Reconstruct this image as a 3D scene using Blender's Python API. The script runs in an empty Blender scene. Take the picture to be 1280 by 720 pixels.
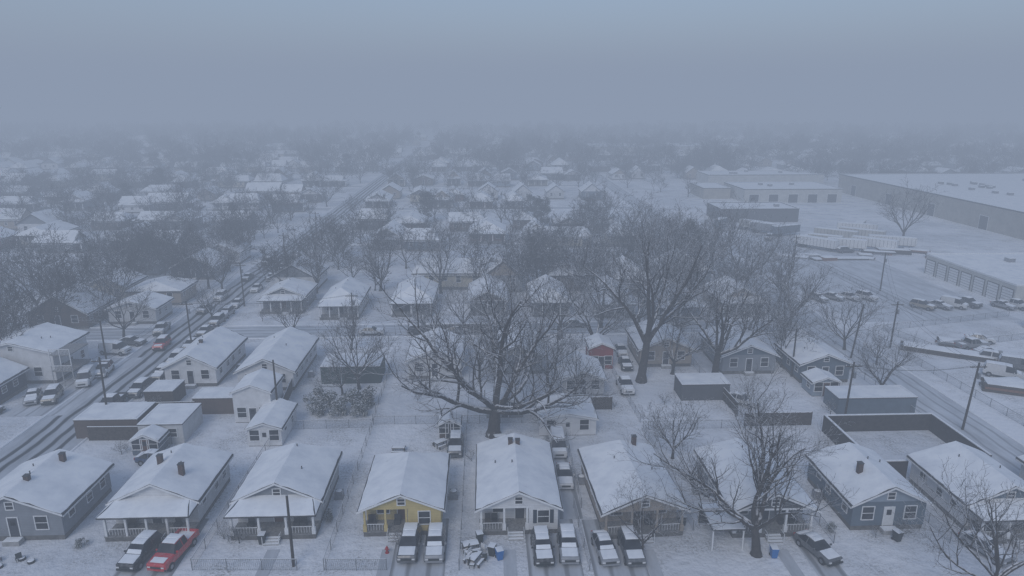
import bpy, math, random
from mathutils import Vector, noise, Matrix
random.seed(7)
R=random.random
def U(a,b): return a+(b-a)*random.random()
PHI=math.radians(2.2)
scene=bpy.context.scene
COL=scene.collection
# ------------------------------------------------------------------ materials
MATS={}
def newmat(key):
    m=bpy.data.materials.new(key); m.use_nodes=True
    nt=m.node_tree; nt.nodes.clear()
    out=nt.nodes.new('ShaderNodeOutputMaterial'); b=nt.nodes.new('ShaderNodeBsdfPrincipled')
    nt.links.new(b.outputs[0],out.inputs[0]); MATS[key]=m
    return m,nt,b
def N(nt,t,**k):
    n=nt.nodes.new(t)
    for a,v in k.items():
        if a in n.inputs.keys(): n.inputs[a].default_value=v
        else: setattr(n,a,v)
    return n
def noise_tex(nt,scale,detail=3,coord='Object',rough=.55,vscale=None):
    tc=N(nt,'ShaderNodeTexCoord'); n=N(nt,'ShaderNodeTexNoise'); n.inputs['Scale'].default_value=scale
    n.inputs['Detail'].default_value=detail; n.inputs['Roughness'].default_value=rough
    src=tc.outputs[coord]
    if vscale:
        mp=N(nt,'ShaderNodeMapping'); mp.inputs['Scale'].default_value=vscale
        nt.links.new(src,mp.inputs[0]); src=mp.outputs[0]
    nt.links.new(src,n.inputs['Vector']); return n
def ramp(nt,src,p0,c0,p1,c1,extra=()):
    r=N(nt,'ShaderNodeValToRGB'); e=r.color_ramp.elements
    e[0].position=p0; e[0].color=(*c0,1); e[1].position=p1; e[1].color=(*c1,1)
    for p,c in extra:
        x=r.color_ramp.elements.new(p); x.color=(*c,1)
    nt.links.new(src,r.inputs[0]); return r
def bump(nt,b,h,strength,dist):
    bp=N(nt,'ShaderNodeBump'); bp.inputs['Strength'].default_value=strength; bp.inputs['Distance'].default_value=dist
    nt.links.new(h,bp.inputs['Height']); nt.links.new(bp.outputs[0],b.inputs['Normal'])
def mixc(nt,f,a,b_):
    m=N(nt,'ShaderNodeMix',data_type='RGBA')
    nt.links.new(f,m.inputs[0])
    for s,i in ((a,6),(b_,7)):
        if isinstance(s,tuple): m.inputs[i].default_value=(*s,1)
        else: nt.links.new(s,m.inputs[i])
    return m.outputs[2]
def math_(nt,op,a,b_=None,c=None):
    m=N(nt,'ShaderNodeMath',operation=op)
    for i,s in enumerate((a,b_,c)):
        if s is None: continue
        if isinstance(s,(int,float)): m.inputs[i].default_value=s
        else: nt.links.new(s,m.inputs[i])
    return m.outputs[0]
def simple(key,col,rough=.7,var=.25,scale=3,metal=0):
    m,nt,b=newmat(key); n=noise_tex(nt,scale)
    lo=tuple(c*(1-var) for c in col); hi=tuple(min(1,c*(1+var*.6)) for c in col)
    r=ramp(nt,n.outputs[0],.3,lo,.7,hi); nt.links.new(r.outputs[0],b.inputs['Base Color'])
    b.inputs['Roughness'].default_value=rough; b.inputs['Metallic'].default_value=metal
    return m
def siding(key,col):
    m,nt,b=newmat('siding_'+key); n=noise_tex(nt,.9,3)
    r=ramp(nt,n.outputs[0],.3,tuple(c*.78 for c in col),.7,col)
    tc=N(nt,'ShaderNodeTexCoord'); sp=N(nt,'ShaderNodeSeparateXYZ'); nt.links.new(tc.outputs['Object'],sp.inputs[0])
    f=math_(nt,'FRACT',math_(nt,'MULTIPLY',sp.outputs[2],5.5))
    g=math_(nt,'LESS_THAN',f,.16)
    c=mixc(nt,math_(nt,'MULTIPLY',g,.35),r.outputs[0],tuple(x*.35 for x in col))
    nt.links.new(c,b.inputs['Base Color']); b.inputs['Roughness'].default_value=.75
m,nt,b=newmat('snow')
n=noise_tex(nt,1.2,3); r=ramp(nt,n.outputs[0],.3,(.74,.77,.81),.62,(.86,.88,.91)); nt.links.new(r.outputs[0],b.inputs['Base Color'])
b.inputs['Roughness'].default_value=.9
m,nt,b=newmat('roof_snow')
n=noise_tex(nt,.5,5,rough=.6); r=ramp(nt,n.outputs[0],.25,(.68,.71,.76),.6,(.87,.89,.91))
n3=noise_tex(nt,1.1,5,rough=.72); f=ramp(nt,n3.outputs[0],.63,(0,0,0),.8,(.45,.45,.45))
c=mixc(nt,f.outputs[0],r.outputs[0],(.3,.31,.33)); nt.links.new(c,b.inputs['Base Color'])
b.inputs['Roughness'].default_value=.9; bump(nt,b,n3.outputs[0],.2,.1)
m,nt,b=newmat('ground_snow')
n=noise_tex(nt,.05,6,rough=.62); r=ramp(nt,n.outputs[0],.3,(.57,.6,.65),.6,(.82,.84,.88))
n3=noise_tex(nt,.16,6,rough=.72); f=ramp(nt,n3.outputs[0],.46,(0,0,0),.64,(.8,.8,.8))
n4=noise_tex(nt,4,4,rough=.8); f4=ramp(nt,n4.outputs[0],.44,(0,0,0),.62,(1,1,1))
ff=math_(nt,'MULTIPLY',f.outputs[0],f4.outputs[0])
c=mixc(nt,ff,r.outputs[0],(.16,.15,.13)); nt.links.new(c,b.inputs['Base Color'])
b.inputs['Roughness'].default_value=.95; n2=noise_tex(nt,1.1,4,rough=.6); bump(nt,b,n2.outputs[0],.8,.3)
def roadmat(key,dark,amount,slush=(.45,.47,.5),w0=.2,w1=.5):
    m,nt,b=newmat(key); tc=N(nt,'ShaderNodeTexCoord'); sp=N(nt,'ShaderNodeSeparateXYZ'); nt.links.new(tc.outputs['Object'],sp.inputs[0])
    wob=noise_tex(nt,.12,2,vscale=(.3,1,1)); w=math_(nt,'MULTIPLY',math_(nt,'SUBTRACT',wob.outputs[0],.5),1.2)
    x=math_(nt,'ADD',sp.outputs[0],w)
    d=math_(nt,'ABSOLUTE',math_(nt,'SUBTRACT',math_(nt,'ABSOLUTE',math_(nt,'SUBTRACT',math_(nt,'ABSOLUTE',x),1.75)),.78))
    nn=noise_tex(nt,1.6,4,vscale=(1,.15,1)); d2=math_(nt,'ADD',d,math_(nt,'MULTIPLY',nn.outputs[0],.35))
    mr=N(nt,'ShaderNodeMapRange',interpolation_type='SMOOTHSTEP'); nt.links.new(d2,mr.inputs[0])
    mr.inputs[1].default_value=w0; mr.inputs[2].default_value=w1; mr.inputs[3].default_value=amount; mr.inputs[4].default_value=0
    n=noise_tex(nt,.5,5,vscale=(1,.25,1),rough=.65); r=ramp(nt,n.outputs[0],.3,slush,.65,tuple(c*1.6 for c in slush))
    c=mixc(nt,mr.outputs[0],r.outputs[0],dark); nt.links.new(c,b.inputs['Base Color']); b.inputs['Roughness'].default_value=.7
roadmat('road_tracked',(.045,.05,.055),.97,(.32,.34,.37),.34,.66); roadmat('road_snowy',(.2,.21,.23),.6,(.4,.42,.45)); roadmat('drive_snowy',(.16,.165,.175),.7,(.38,.4,.43),.24,.55)
def bark(key,col,snowamt,lo=.5,hi=.8):
    m,nt,b=newmat(key); g=N(nt,'ShaderNodeNewGeometry'); sp=N(nt,'ShaderNodeSeparateXYZ'); nt.links.new(g.outputs['Normal'],sp.inputs[0])
    n=noise_tex(nt,2.2,1); s=math_(nt,'ADD',sp.outputs[2],math_(nt,'MULTIPLY',math_(nt,'SUBTRACT',n.outputs[0],.5),1.0))
    mr=N(nt,'ShaderNodeMapRange'); nt.links.new(s,mr.inputs[0]); mr.inputs[1].default_value=lo; mr.inputs[2].default_value=hi
    mr.inputs[3].default_value=0; mr.inputs[4].default_value=snowamt
    r=ramp(nt,n.outputs[0],.3,tuple(c*.65 for c in col),.7,tuple(c*1.3 for c in col))
    c=mixc(nt,mr.outputs[0],r.outputs[0],(.78,.8,.84)); nt.links.new(c,b.inputs['Base Color']); b.inputs['Roughness'].default_value=.9
bark('bark',(.05,.044,.041),.85,.42,.75); bark('bark_far',(.045,.04,.038),.18); bark('leaf',(.045,.055,.035),.75,.45,.75); bark('wood_pole',(.05,.043,.038),.5)
bark('leaf_dark',(.026,.031,.028),.25)
for k,c in dict(white=(.74,.75,.77),offwhite=(.57,.58,.59),yellow=(.6,.48,.2),gray=(.25,.27,.3),tan=(.37,.32,.27),bluegray=(.125,.165,.21),
    navy=(.03,.045,.07),green=(.035,.065,.062),brown=(.12,.088,.07),red=(.28,.04,.035),lightblue=(.29,.35,.42),cream=(.55,.5,.4),darkgray=(.09,.095,.105),brickred=(.2,.085,.065)).items(): siding(k,c)
simple('brick',(.09,.06,.052),.85,.4,6)
simple('shingle',(.05,.05,.055),.9,.4,4); simple('trim',(.72,.73,.74),.5,.1); simple('trim_dark',(.06,.06,.065),.6,.2)
simple('foundation',(.14,.135,.13),.9,.35,2); simple('door_wood',(.12,.06,.045),.6,.3); simple('door_white',(.65,.66,.67),.5,.1); simple('door_dark',(.05,.055,.07),.5,.2)
simple('painted_shade',(.03,.03,.033),.9,.3); simple('deck',(.25,.25,.25),.9,.4,5); simple('fence_metal',(.19,.2,.21),.5,.2,metal=.4)
simple('fence_wood',(.07,.058,.048),.9,.4,3); simple('concrete',(.36,.36,.36),.9,.25,2); simple('tire',(.025,.025,.027),.85,.2)
simple('hub',(.35,.36,.38),.35,.2,metal=.7); simple('plastic_blue',(.02,.15,.42),.45,.1); simple('plastic_dark',(.03,.035,.035),.5,.2)
simple('wall_metal',(.5,.5,.48),.6,.15,.4); simple('wall_tan',(.36,.34,.3),.7,.2,.3); simple('rust',(.2,.1,.065),.8,.4)
simple('tail',(.4,.02,.02),.3,.1); simple('lamp',(.7,.7,.7),.15,.05); simple('wire',(.03,.03,.03),.6,.1); simple('yard_wall',(.04,.034,.032),.9,.4,2)
m,nt,b=newmat('glass'); n=noise_tex(nt,.8,2); r=ramp(nt,n.outputs[0],.35,(.012,.014,.018),.65,(.05,.055,.065)); nt.links.new(r.outputs[0],b.inputs['Base Color']); b.inputs['Roughness'].default_value=.12
def paint(key,col):
    m,nt,b=newmat('paint_'+key); n=noise_tex(nt,3,3); r=ramp(nt,n.outputs[0],.45,col,.75,tuple(c*.7+.12 for c in col))
    nt.links.new(r.outputs[0],b.inputs['Base Color']); b.inputs['Roughness'].default_value=.3; b.inputs['Coat Weight'].default_value=.4
for k,c in dict(white=(.6,.61,.62),black=(.018,.018,.02),red=(.5,.012,.02),silver=(.26,.27,.29),gray=(.1,.105,.115),blue=(.03,.06,.14),tan=(.28,.25,.2),green=(.03,.07,.05)).items(): paint(k,c)

# ------------------------------------------------------------------ mesh builder
class MB:
    def __init__(s): s.p={}; s.part='body'
    def _g(s,part):
        return s.p.setdefault(part or s.part,([],[],[],[]))
    def add(s,vs,fs,mat,part=None,smooth=False):
        V,F,M,S=s._g(part); o=len(V); V.extend(vs)
        for f in fs: F.append(tuple(i+o for i in f)); M.append(mat); S.append(smooth)
    def box(s,x0,x1,y0,y1,z0,z1,mat,part=None):
        vs=[(x,y,z) for z in (z0,z1) for y in (y0,y1) for x in (x0,x1)]
        s.add(vs,[(0,2,3,1),(4,5,7,6),(0,1,5,4),(2,6,7,3),(0,4,6,2),(1,3,7,5)],mat,part)
    def obox(s,o,r,n,x0,x1,z0,z1,d0,d1,mat,part=None):
        vs=[]
        for z in (z0,z1):
            for d in (d0,d1):
                for x in (x0,x1): vs.append((o[0]+r[0]*x+n[0]*d,o[1]+r[1]*x+n[1]*d,o[2]+z))
        s.add(vs,[(0,2,3,1),(4,5,7,6),(0,1,5,4),(2,6,7,3),(0,4,6,2),(1,3,7,5)],mat,part)
    def cyl(s,p0,p1,r0,r1,k,mat,part=None,cap=True,smooth=True):
        p0=Vector(p0);p1=Vector(p1); d=(p1-p0).normalized(); a=d.orthogonal().normalized(); b=d.cross(a)
        vs=[];
        for p,r in ((p0,r0),(p1,r1)):
            for i in range(k):
                t=2*math.pi*i/k; vs.append(tuple(p+(a*math.cos(t)+b*math.sin(t))*r))
        s.add(vs,[(i,(i+1)%k,k+(i+1)%k,k+i) for i in range(k)],mat,part,smooth)
        if cap: s.add(vs,[tuple(range(k-1,-1,-1)),tuple(range(k,2*k))],mat,part)
    def prism(s,poly,dz,mat,part=None):
        k=len(poly); vs=[tuple(p) for p in poly]+[(p[0],p[1],p[2]-dz) for p in poly]
        s.add(vs,[tuple(range(k)),tuple(range(2*k-1,k-1,-1))]+[(i,k+i,k+(i+1)%k,(i+1)%k) for i in range(k)],mat,part)
    def prismy(s,poly,dy,mat,part=None):
        k=len(poly); vs=[tuple(p) for p in poly]+[(p[0],p[1]+dy,p[2]) for p in poly]
        s.add(vs,[tuple(range(k)),tuple(range(2*k-1,k-1,-1))]+[(i,k+i,k+(i+1)%k,(i+1)%k) for i in range(k)],mat,part)
    def snow(s,c00,c10,c11,c01,t=.15,n=6,m=6,free=(1,1,1,1),mat='roof_snow',part='snow'):
        c00,c10,c11,c01=map(Vector,(c00,c10,c11,c01)); vs=[]
        for j in range(m+1):
            for i in range(n+1):
                u=i/n;v=j/m
                e=(j==0 and free[0]) or (i==n and free[1]) or (j==m and free[2]) or (i==0 and free[3])
                if e:
                    k=.014
                    if j==0 and free[0]: v+=R()*k*1.5
                    if j==m and free[2]: v-=R()*k*1.5
                    if i==0 and free[3]: u+=R()*k*1.5
                    if i==n and free[1]: u-=R()*k*1.5
                p=(c00*(1-u)+c10*u)*(1-v)+(c01*(1-u)+c11*u)*v
                th=t*(.45 if e else 1+.35*noise.noise(p*.5)+.12*noise.noise(p*1.9))
                vs.append((p.x,p.y,p.z+th))
        W=n+1
        fs=[(j*W+i,j*W+i+1,(j+1)*W+i+1,(j+1)*W+i) for j in range(m) for i in range(n)]
        s.add(vs,fs,mat,part,True)
        per=[i for i in range(W)]+[j*W+n for j in range(1,m+1)]+[m*W+i for i in range(n-1,-1,-1)]+[j*W for j in range(m-1,0,-1)]
        top=[vs[i] for i in per]; bot=[(x,y,z-t*.42) for x,y,z in top]; k=len(per)
        s.add(bot+top,[(i,(i+1)%k,k+(i+1)%k,k+i) for i in range(k)],mat,part)
    def mesh(s,name,part=None):
        me=bpy.data.meshes.new(name); V=[];F=[];M=[];S=[]
        for k,(v,f,m,sm) in s.p.items():
            if part and k!=part: continue
            o=len(V); V+=v; F+=[tuple(i+o for i in x) for x in f]; M+=m; S+=sm
        me.from_pydata(V,[],F); keys=[]
        for k in M:
            if k not in keys: keys.append(k)
        for k in keys: me.materials.append(MATS[k])
        idx={k:i for i,k in enumerate(keys)}
        me.polygons.foreach_set('material_index',[idx[k] for k in M]); me.polygons.foreach_set('use_smooth',S)
        me.update(); return me
def obj(name,data,loc=(0,0,0),rz=0,parent=None,sc=1):
    o=bpy.data.objects.new(name,data); o.location=loc; o.rotation_euler=(0,0,rz)
    o.scale=(sc,sc,sc) if not isinstance(sc,tuple) else sc
    COL.objects.link(o)
    if parent: o.parent=parent
    return o
def emit(mb,name,loc,rz,split=True):
    if not split or len(mb.p)==1: return obj(name,mb.mesh(name),loc,rz)
    e=obj(name,None,loc,rz); e.empty_display_size=.5
    for k in mb.p: obj(k,mb.mesh(k,k),parent=e)
    return e

# ------------------------------------------------------------------ houses
def window(mb,o,r,n,x,z,w,h,trim='trim'):
    P='windows'
    mb.obox(o,r,n,x-w/2,x+w/2,z,z+h,0.003,.025,'glass',P)
    f=.09
    mb.obox(o,r,n,x-w/2-f,x-w/2,z-f,z+h+f,.003,.07,trim,P); mb.obox(o,r,n,x+w/2,x+w/2+f,z-f,z+h+f,.003,.07,trim,P)
    mb.obox(o,r,n,x-w/2,x+w/2,z+h,z+h+f,.003,.067,trim,P); mb.obox(o,r,n,x-w/2,x+w/2,z-f,z,.003,.09,trim,P)
    mb.obox(o,r,n,x-w/2,x+w/2,z+h/2-.03,z+h/2+.03,.027,.06,trim,P)
def shutters(mb,o,r,n,x,z,w,h,mat):
    for s in (-1,1):
        a,b_=sorted((x+s*(w/2+.11),x+s*(w/2+.48))); mb.obox(o,r,n,a,b_,z-.05,z+h+.05,.003,.05,mat,'shutters')
def door(mb,o,r,n,x,z,mat=None):
    mat=mat or random.choice(['door_wood','door_white','door_dark','door_dark'])
    mb.obox(o,r,n,x-.46,x+.46,z,z+2.05,.003,.04,mat,'door')
    for a,b_ in ((x-.56,x-.46),(x+.46,x+.56)): mb.obox(o,r,n,a,b_,z,z+2.15,.003,.07,'trim','door')
    mb.obox(o,r,n,x-.46,x+.46,z+2.05,z+2.15,.003,.067,'trim','door')
    mb.obox(o,r,n,x-.25,x+.25,z+1.2,z+1.8,.042,.055,'glass','door')
def house_mb(w,d,h=2.7,rise=1.7,col='white',fi=0,bi=0,porch=None,pd=2.2,ncol=4,f=.55,chim=(),ov=.45,gab=None,ng=7,colmat='trim',rail=True,steps=True,gwin=True,vents=True,halfx=0,trim='trim',shut=None):
    mb=MB(); S='siding_'+col; G='siding_'+(gab or col); hw=w/2; zt=f+h
    sl=rise/hw; ze=zt-ov*sl+.05; zr=zt+rise+.05; X=(1,0,0)
    under=porch in('under','underL')
    yf=(-pd if under else 0)
    mb.box(-hw+.05,hw-.05,.05,d-.05,0,f,'foundation','walls'); mb.box(-hw,hw,0,d,f,zt,S,'walls')
    if porch=='underL':
        mb.box(halfx,hw,-pd,-.003,f,zt,S,'walls'); mb.box(halfx+.05,hw-.05,-pd+.05,-.003,0,f-.003,'foundation','walls')
    for y,s_,k in ((yf,1,fi),(d,-1,bi)):
        if k==0: mb.prismy([(-hw,y,zt+.003),(hw,y,zt+.003),(0,y,zt+rise)],.12*s_,G,'walls')
    if fi==0 and gwin:
        window(mb,(0,yf,0),X,(0,-1,0),0,zt+.3,.7,min(.75,rise*.4),trim)
    a=yf-ov; b_=d+ov; xl=hw+ov
    L0=(-xl,a,ze);L1=(-xl,b_,ze);R0=(xl,a,ze);R1=(xl,b_,ze);T0=(0,a+fi,zr);T1=(0,b_-bi,zr)
    mb.prism([L0,T0,T1,L1],.13,'shingle','roof'); mb.prism([R0,R1,T1,T0],.13,'shingle','roof')
    if fi: mb.prism([L0,R0,T0],.13,'shingle','roof')
    if bi: mb.prism([R1,L1,T1],.13,'shingle','roof')
    e=.07
    def up(p): return (p[0]*(1-e/xl) ,p[1],p[2]+.01)
    mb.snow(up(L0),up(T0),up(T1),up(L1),.16,ng,ng+3,(not fi,0,not bi,1)); mb.snow(up(T0),up(R0),up(R1),up(T1),.16,ng,ng+3,(not fi,1,not bi,0))
    if fi: mb.snow(up(L0),up(R0),up(T0),up(T0),.16,ng,ng,(1,0,0,0))
    if bi: mb.snow(up(R1),up(L1),up(T1),up(T1),.16,ng,ng,(1,0,0,0))
    if fi==0:
        for sx in (-1,1): mb.prism([(sx*xl,a-.04,ze-.0),(0,a-.04,zr-.0),(0,a-.003,zr-.0),(sx*xl,a-.003,ze-.0)],.2,trim,'roof')
    for sx in (-1,1): mb.box(min(sx*(xl-.02),sx*(xl+.06)),max(sx*(xl-.02),sx*(xl+.06)),a+.05,b_-.05,ze-.3,ze-.14,trim,'roof')
    for sx in (-1,1):
        o=(sx*hw,0,0); y=1.6
        while y<d-1:
            window(mb,o,(0,1,0),(sx,0,0),y+U(-.4,.4),f+.9+(.35 if R()<.25 else 0),.9,1.25 if R()<.7 else .8,trim); y+=2.9
    for x in (-hw*.5,hw*.5): window(mb,(0,d,0),X,(0,1,0),x,f+.9,.9,1.2,trim)
    F=(0,-1,0); o=(0,0,0)
    if porch=='underL':
        window(mb,(0,-pd,0),X,F,(halfx+hw)/2,f+.8,1.1,1.4,trim)
        if shut: shutters(mb,(0,-pd,0),X,F,(halfx+hw)/2,f+.8,1.1,1.4,shut)
        door(mb,o,X,F,halfx-.8,f); window(mb,o,X,F,(-hw+halfx)/2-.5,f+.8,1.2,1.3,trim)
    else:
        door(mb,o,X,F,.0,f)
        for x in (-hw*.58,hw*.58):
            window(mb,o,X,F,x,f+.75,1.15,1.4,trim)
            if shut: shutters(mb,o,X,F,x,f+.75,1.15,1.4,shut)
    if porch:
        x1=(halfx-.003 if porch=='underL' else hw)
        mb.box(-hw,x1,-pd,-.003,0,f-.05,'foundation','porch'); mb.box(-hw-.05,x1,-pd-.06,-.003,f-.05,f,'deck','porch')
        zb=zt-.003 if under else zt-.4
        mb.box(-hw,x1,-pd,-pd+.22,zb-.22,zb,colmat,'porch')
        nn=ncol if porch!='underL' else max(2,ncol-1)
        xs=[-hw+.16+i*((x1-.16)-(-hw+.16))/(nn-1) for i in range(nn)]
        for x in xs:
            mb.box(x-.1,x+.1,-pd+.01,-pd+.21,f,zb-.22,colmat,'porch')
            if nn<=4: mb.box(x-.18,x+.18,-pd-.04,-pd+.26,f,f+.7,colmat,'porch')
        if rail:
            for i in range(nn-1):
                if i==(nn-1)//2: continue
                mb.box(xs[i]+.19,xs[i+1]-.19,-pd+.08,-pd+.14,f+.75,f+.81,trim,'porch')
                x=xs[i]+.3
                while x<xs[i+1]-.2: mb.box(x-.015,x+.015,-pd+.09,-pd+.13,f+.1,f+.75,trim,'porch'); x+=.28
            for i in range(3): 
                qx=U(-hw+.5,(x1 if porch!='shed' else hw)-.6); mb.box(qx-.3,qx+.3,-1.0,-.5,f,f+.45,random.choice(['trim_dark','fence_wood','plastic_dark']),'porch_bench'); mb.box(qx-.3,qx+.3,-.49,-.42,f,f+.95,random.choice(['trim_dark','fence_wood']),'porch_bench')
        if not under:
            z0=zt-.05; z1=zb+.02; yo=-pd-.45
            A=(-hw-.3,yo,z1);B=(hw+.3,yo,z1);C=(hw+.3-.9,-.01,z0+.28);D=(-hw-.3+.9,-.01,z0+.28)
            mb.prism([A,B,C,D],.1,'shingle','roof')
            mb.prism([A,D,(-hw-.3,-.01,z1)],.1,'shingle','roof'); mb.prism([B,(hw+.3,-.01,z1),C],.1,'shingle','roof')
            mb.snow((A[0]+.03,A[1]+.03,A[2]+.01),(B[0]-.03,B[1]+.03,B[2]+.01),C,D,.15,8,4,(1,1,0,1))
            mb.snow((A[0]+.03,-.01,A[2]+.01),(A[0]+.03,A[1]+.05,A[2]+.01),D,D,.12,3,3,(0,0,0,1)); mb.snow((B[0]-.03,A[1]+.05,B[2]+.01),(B[0]-.03,-.01,B[2]+.01),C,C,.12,3,3,(0,0,0,1))
        if steps:
            sx0=xs[(nn-1)//2]; sx1=xs[(nn-1)//2+1]; cx=(sx0+sx1)/2; k=max(2,int(f/.18))
            for i in range(k):
                zz=f*(1-(i+1)/(k+1)); mb.box(cx-.75,cx+.75,-pd-.06-.3*(i+1),-pd-.063-.3*i,0,zz,'concrete','steps')
                mb.box(cx-.74,cx+.74,-pd-.06-.3*(i+1)+.01,-pd-.063-.3*i-.03,zz+.003,zz+.05,'snow','steps')
            for q in (-.8,.8): mb.box(cx+q-.03,cx+q+.03,-pd-.06-.3*k,-pd-.1,f*.3+.75,f*.3+.8,trim,'steps'); mb.box(cx+q-.03,cx+q+.03,-pd-.06-.3*k,-pd-.0-.3*k,0,f*.3+.75,trim,'steps')
    elif steps:
        mb.box(-.8,.8,-.9,-.08,0,f*.9,'concrete','steps'); mb.snow((-.78,-.88,f*.9),(.78,-.88,f*.9),(.78,-.1,f*.9),(-.78,-.1,f*.9),.08,3,3,part='steps')
    for cx,cy in chim:
        zc=zr-abs(cx)*sl
        mb.box(cx-.24,cx+.24,cy-.24,cy+.24,zc-.5,zr+.5,'brick','chimney'); mb.box(cx-.28,cx+.28,cy-.28,cy+.28,zr+.503,zr+.57,'trim_dark','chimney')
    if vents:
        for i in range(2):
            vx=U(-.6,.6)*hw; vy=U(.3,.8)*d; zc=zr-abs(vx)*sl; mb.cyl((vx,vy,zc-.1),(vx,vy,zc+.45),.06,.06,8,'trim_dark','roof')
    return mb
def house(name,x,y,w,d,rot=PHI,**k):
    return emit(house_mb(w,d,**k),name,(x,y,0),rot)
def flatbuilding(name,x,y,w,d,h,wall='wall_metal',rot=PHI,par=.5,doors=None,parmat='trim_dark',windows=0,inset=None):
    mb=MB(); mb.box(0,w,0,d,0,h,wall,'walls'); t=.25
    mb.box(-.05,w+.05,-.05,t,h+.003,h+par,parmat,'parapet'); mb.box(-.05,w+.05,d-t,d+.05,h+.003,h+par,parmat,'parapet')
    mb.box(-.05,t,t,d-t,h+.003,h+par,parmat,'parapet'); mb.box(w-t,w+.05,t,d-t,h+.003,h+par,parmat,'parapet')
    n=max(6,min(24,int(w/4))); mb.snow((t+.01,t+.01,h),(w-t-.01,t+.01,h),(w-t-.01,d-t-.01,h),(t+.01,d-t-.01,h),.2,n,n,(0,0,0,0),part='roof')
    for a in ((-.04,w+.04,-.04,t-.02),(-.04,w+.04,d-t+.02,d+.04),(-.04,t-.02,t,d-t),(w-t+.02,w+.04,t,d-t)):
        mb.box(a[0],a[1],a[2],a[3],h+par+.003,h+par+.09,'snow','roof')
    if doors:
        side,n_,dw,dh,mat=doors
        L=(d if side in'LR' else w); 
        o,r,nn=((0,0,0),(0,1,0),(-1,0,0)) if side=='L' else ((w,0,0),(0,1,0),(1,0,0)) if side=='R' else ((0,0,0),(1,0,0),(0,-1,0))
        for i in range(n_):
            c=L*(i+.5)/n_; mb.obox(o,r,nn,c-dw/2,c+dw/2,.05,dh,.003,.05,mat,'doors')
            for z in range(1,int(dh/.6)): mb.obox(o,r,nn,c-dw/2,c+dw/2,z*.6,z*.6+.05,.053,.07,'trim_dark','doors')
            fm='trim_dark' if mat=='trim' else 'trim'
            mb.obox(o,r,nn,c-dw/2-.15,c-dw/2,.05,dh+.15,.003,.09,fm,'doors'); mb.obox(o,r,nn,c+dw/2,c+dw/2+.15,.05,dh+.15,.003,.09,fm,'doors'); mb.obox(o,r,nn,c-dw/2,c+dw/2,dh,dh+.15,.003,.087,fm,'doors')
    for i in range(windows):
        c=w*(i+.5)/windows; window(mb,(0,0,0),(1,0,0),(0,-1,0),c,1,1.2,1.1)
    for i in range(int(w*d/300)+0):
        qx=U(.2,.8)*w;qy=U(.2,.8)*d; mb.box(qx-.8,qx+.8,qy-.8,qy+.8,h+.1,h+1.1,'hub','rooftop_unit'); mb.box(qx-.78,qx+.78,qy-.78,qy+.78,h+1.103,h+1.25,'snow','rooftop_unit')
    return emit(mb,name,(x,y,0),rot)
def shed(name,x,y,w,d,h,col,rot=PHI,rise=.7,**k):
    k.setdefault('f',.1)
    return emit(house_mb(w,d,h=h,rise=rise,col=col,ov=.25,steps=False,vents=False,gwin=False,ng=5,**k),name,(x,y,0),rot)
def carport(x,y,w,d,h,rot=PHI,name='carport'):
    mb=MB()
    for a in (.12,w-.12):
        for b_ in (.12,d-.12): mb.box(a-.06,a+.06,b_-.06,b_+.06,0,h,'trim','posts')
    mb.box(0,w,0,d,h,h+.12,'trim_dark','roof'); mb.snow((.03,.03,h+.12),(w-.03,.03,h+.12),(w-.03,d-.03,h+.12),(.03,d-.03,h+.12),.2,6,6,part='roof_snow')
    mb.box(.1,w-.1,d-.2,d-.12,0.1,h-.3,'painted_shade','back_shade')  # dark sheet across the open rear, painting in shade under the roof
    emit(mb,name,(x,y,0),rot)

# front row
house('gray_bungalow_house',-48.9,58.4,9.4,8.8,col='gray',rise=1.9,chim=[(.3,2.6),(1.2,7)],bi=.6)
house('white_porch_house',-36.0,60.6,8.3,8.8,col='offwhite',porch='shed',ncol=5,rise=1.9,bi=1.5,gab='white',fi=0,chim=[(1.8,2.6),(-1.2,4.5)],gwin=False)
house('white_bungalow_house',-23.7,60.8,8.3,9.2,col='offwhite',porch='shed',ncol=4,rise=1.9,gab='gray',rail=True,bi=2)
house('yellow_bungalow_house',-11.0,61.2,7.7,8.2,col='yellow',porch='underL',halfx=.6,ncol=4,rise=1.6,fi=0,bi=3,colmat='siding_yellow',gab='yellow',pd=2,vents=False)
house('white_cottage_house',.6,61.4,7.8,10.6,col='white',porch='underL',halfx=1.0,ncol=4,rise=1.8,gab='white',bi=1.5,pd=2,chim=[(.3,7.3),(-.5,7.5)],shut='siding_navy')
house('tan_bungalow_house',12.9,61.1,8.0,10,col='tan',porch='under',ncol=4,rise=1.7,gab='tan',colmat='siding_tan',bi=2,chim=[(1.6,8.5)],rot=PHI+.05,trim='trim')
house('gray_cottage_house',25.8,61.2,8.0,9.6,col='gray',porch='under',ncol=4,rise=1.8,gab='darkgray',bi=1.5)
house('blue_gray_house',37.9,60.2,7.5,9.6,col='bluegray',rise=1.8,gab='lightblue',bi=1.5,chim=[(-1.5,3.5)])
house('white_gable_house',49.8,60.2,8.4,9.2,col='white',porch='shed',ncol=4,rise=1.9,gab='bluegray',bi=1)
house('white_gable_house',62,60,8.6,9,col='offwhite',porch='shed',ncol=4,rise=1.8,rot=PHI)
carport(19.2,56.8,3.2,4.6,2.2)
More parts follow.
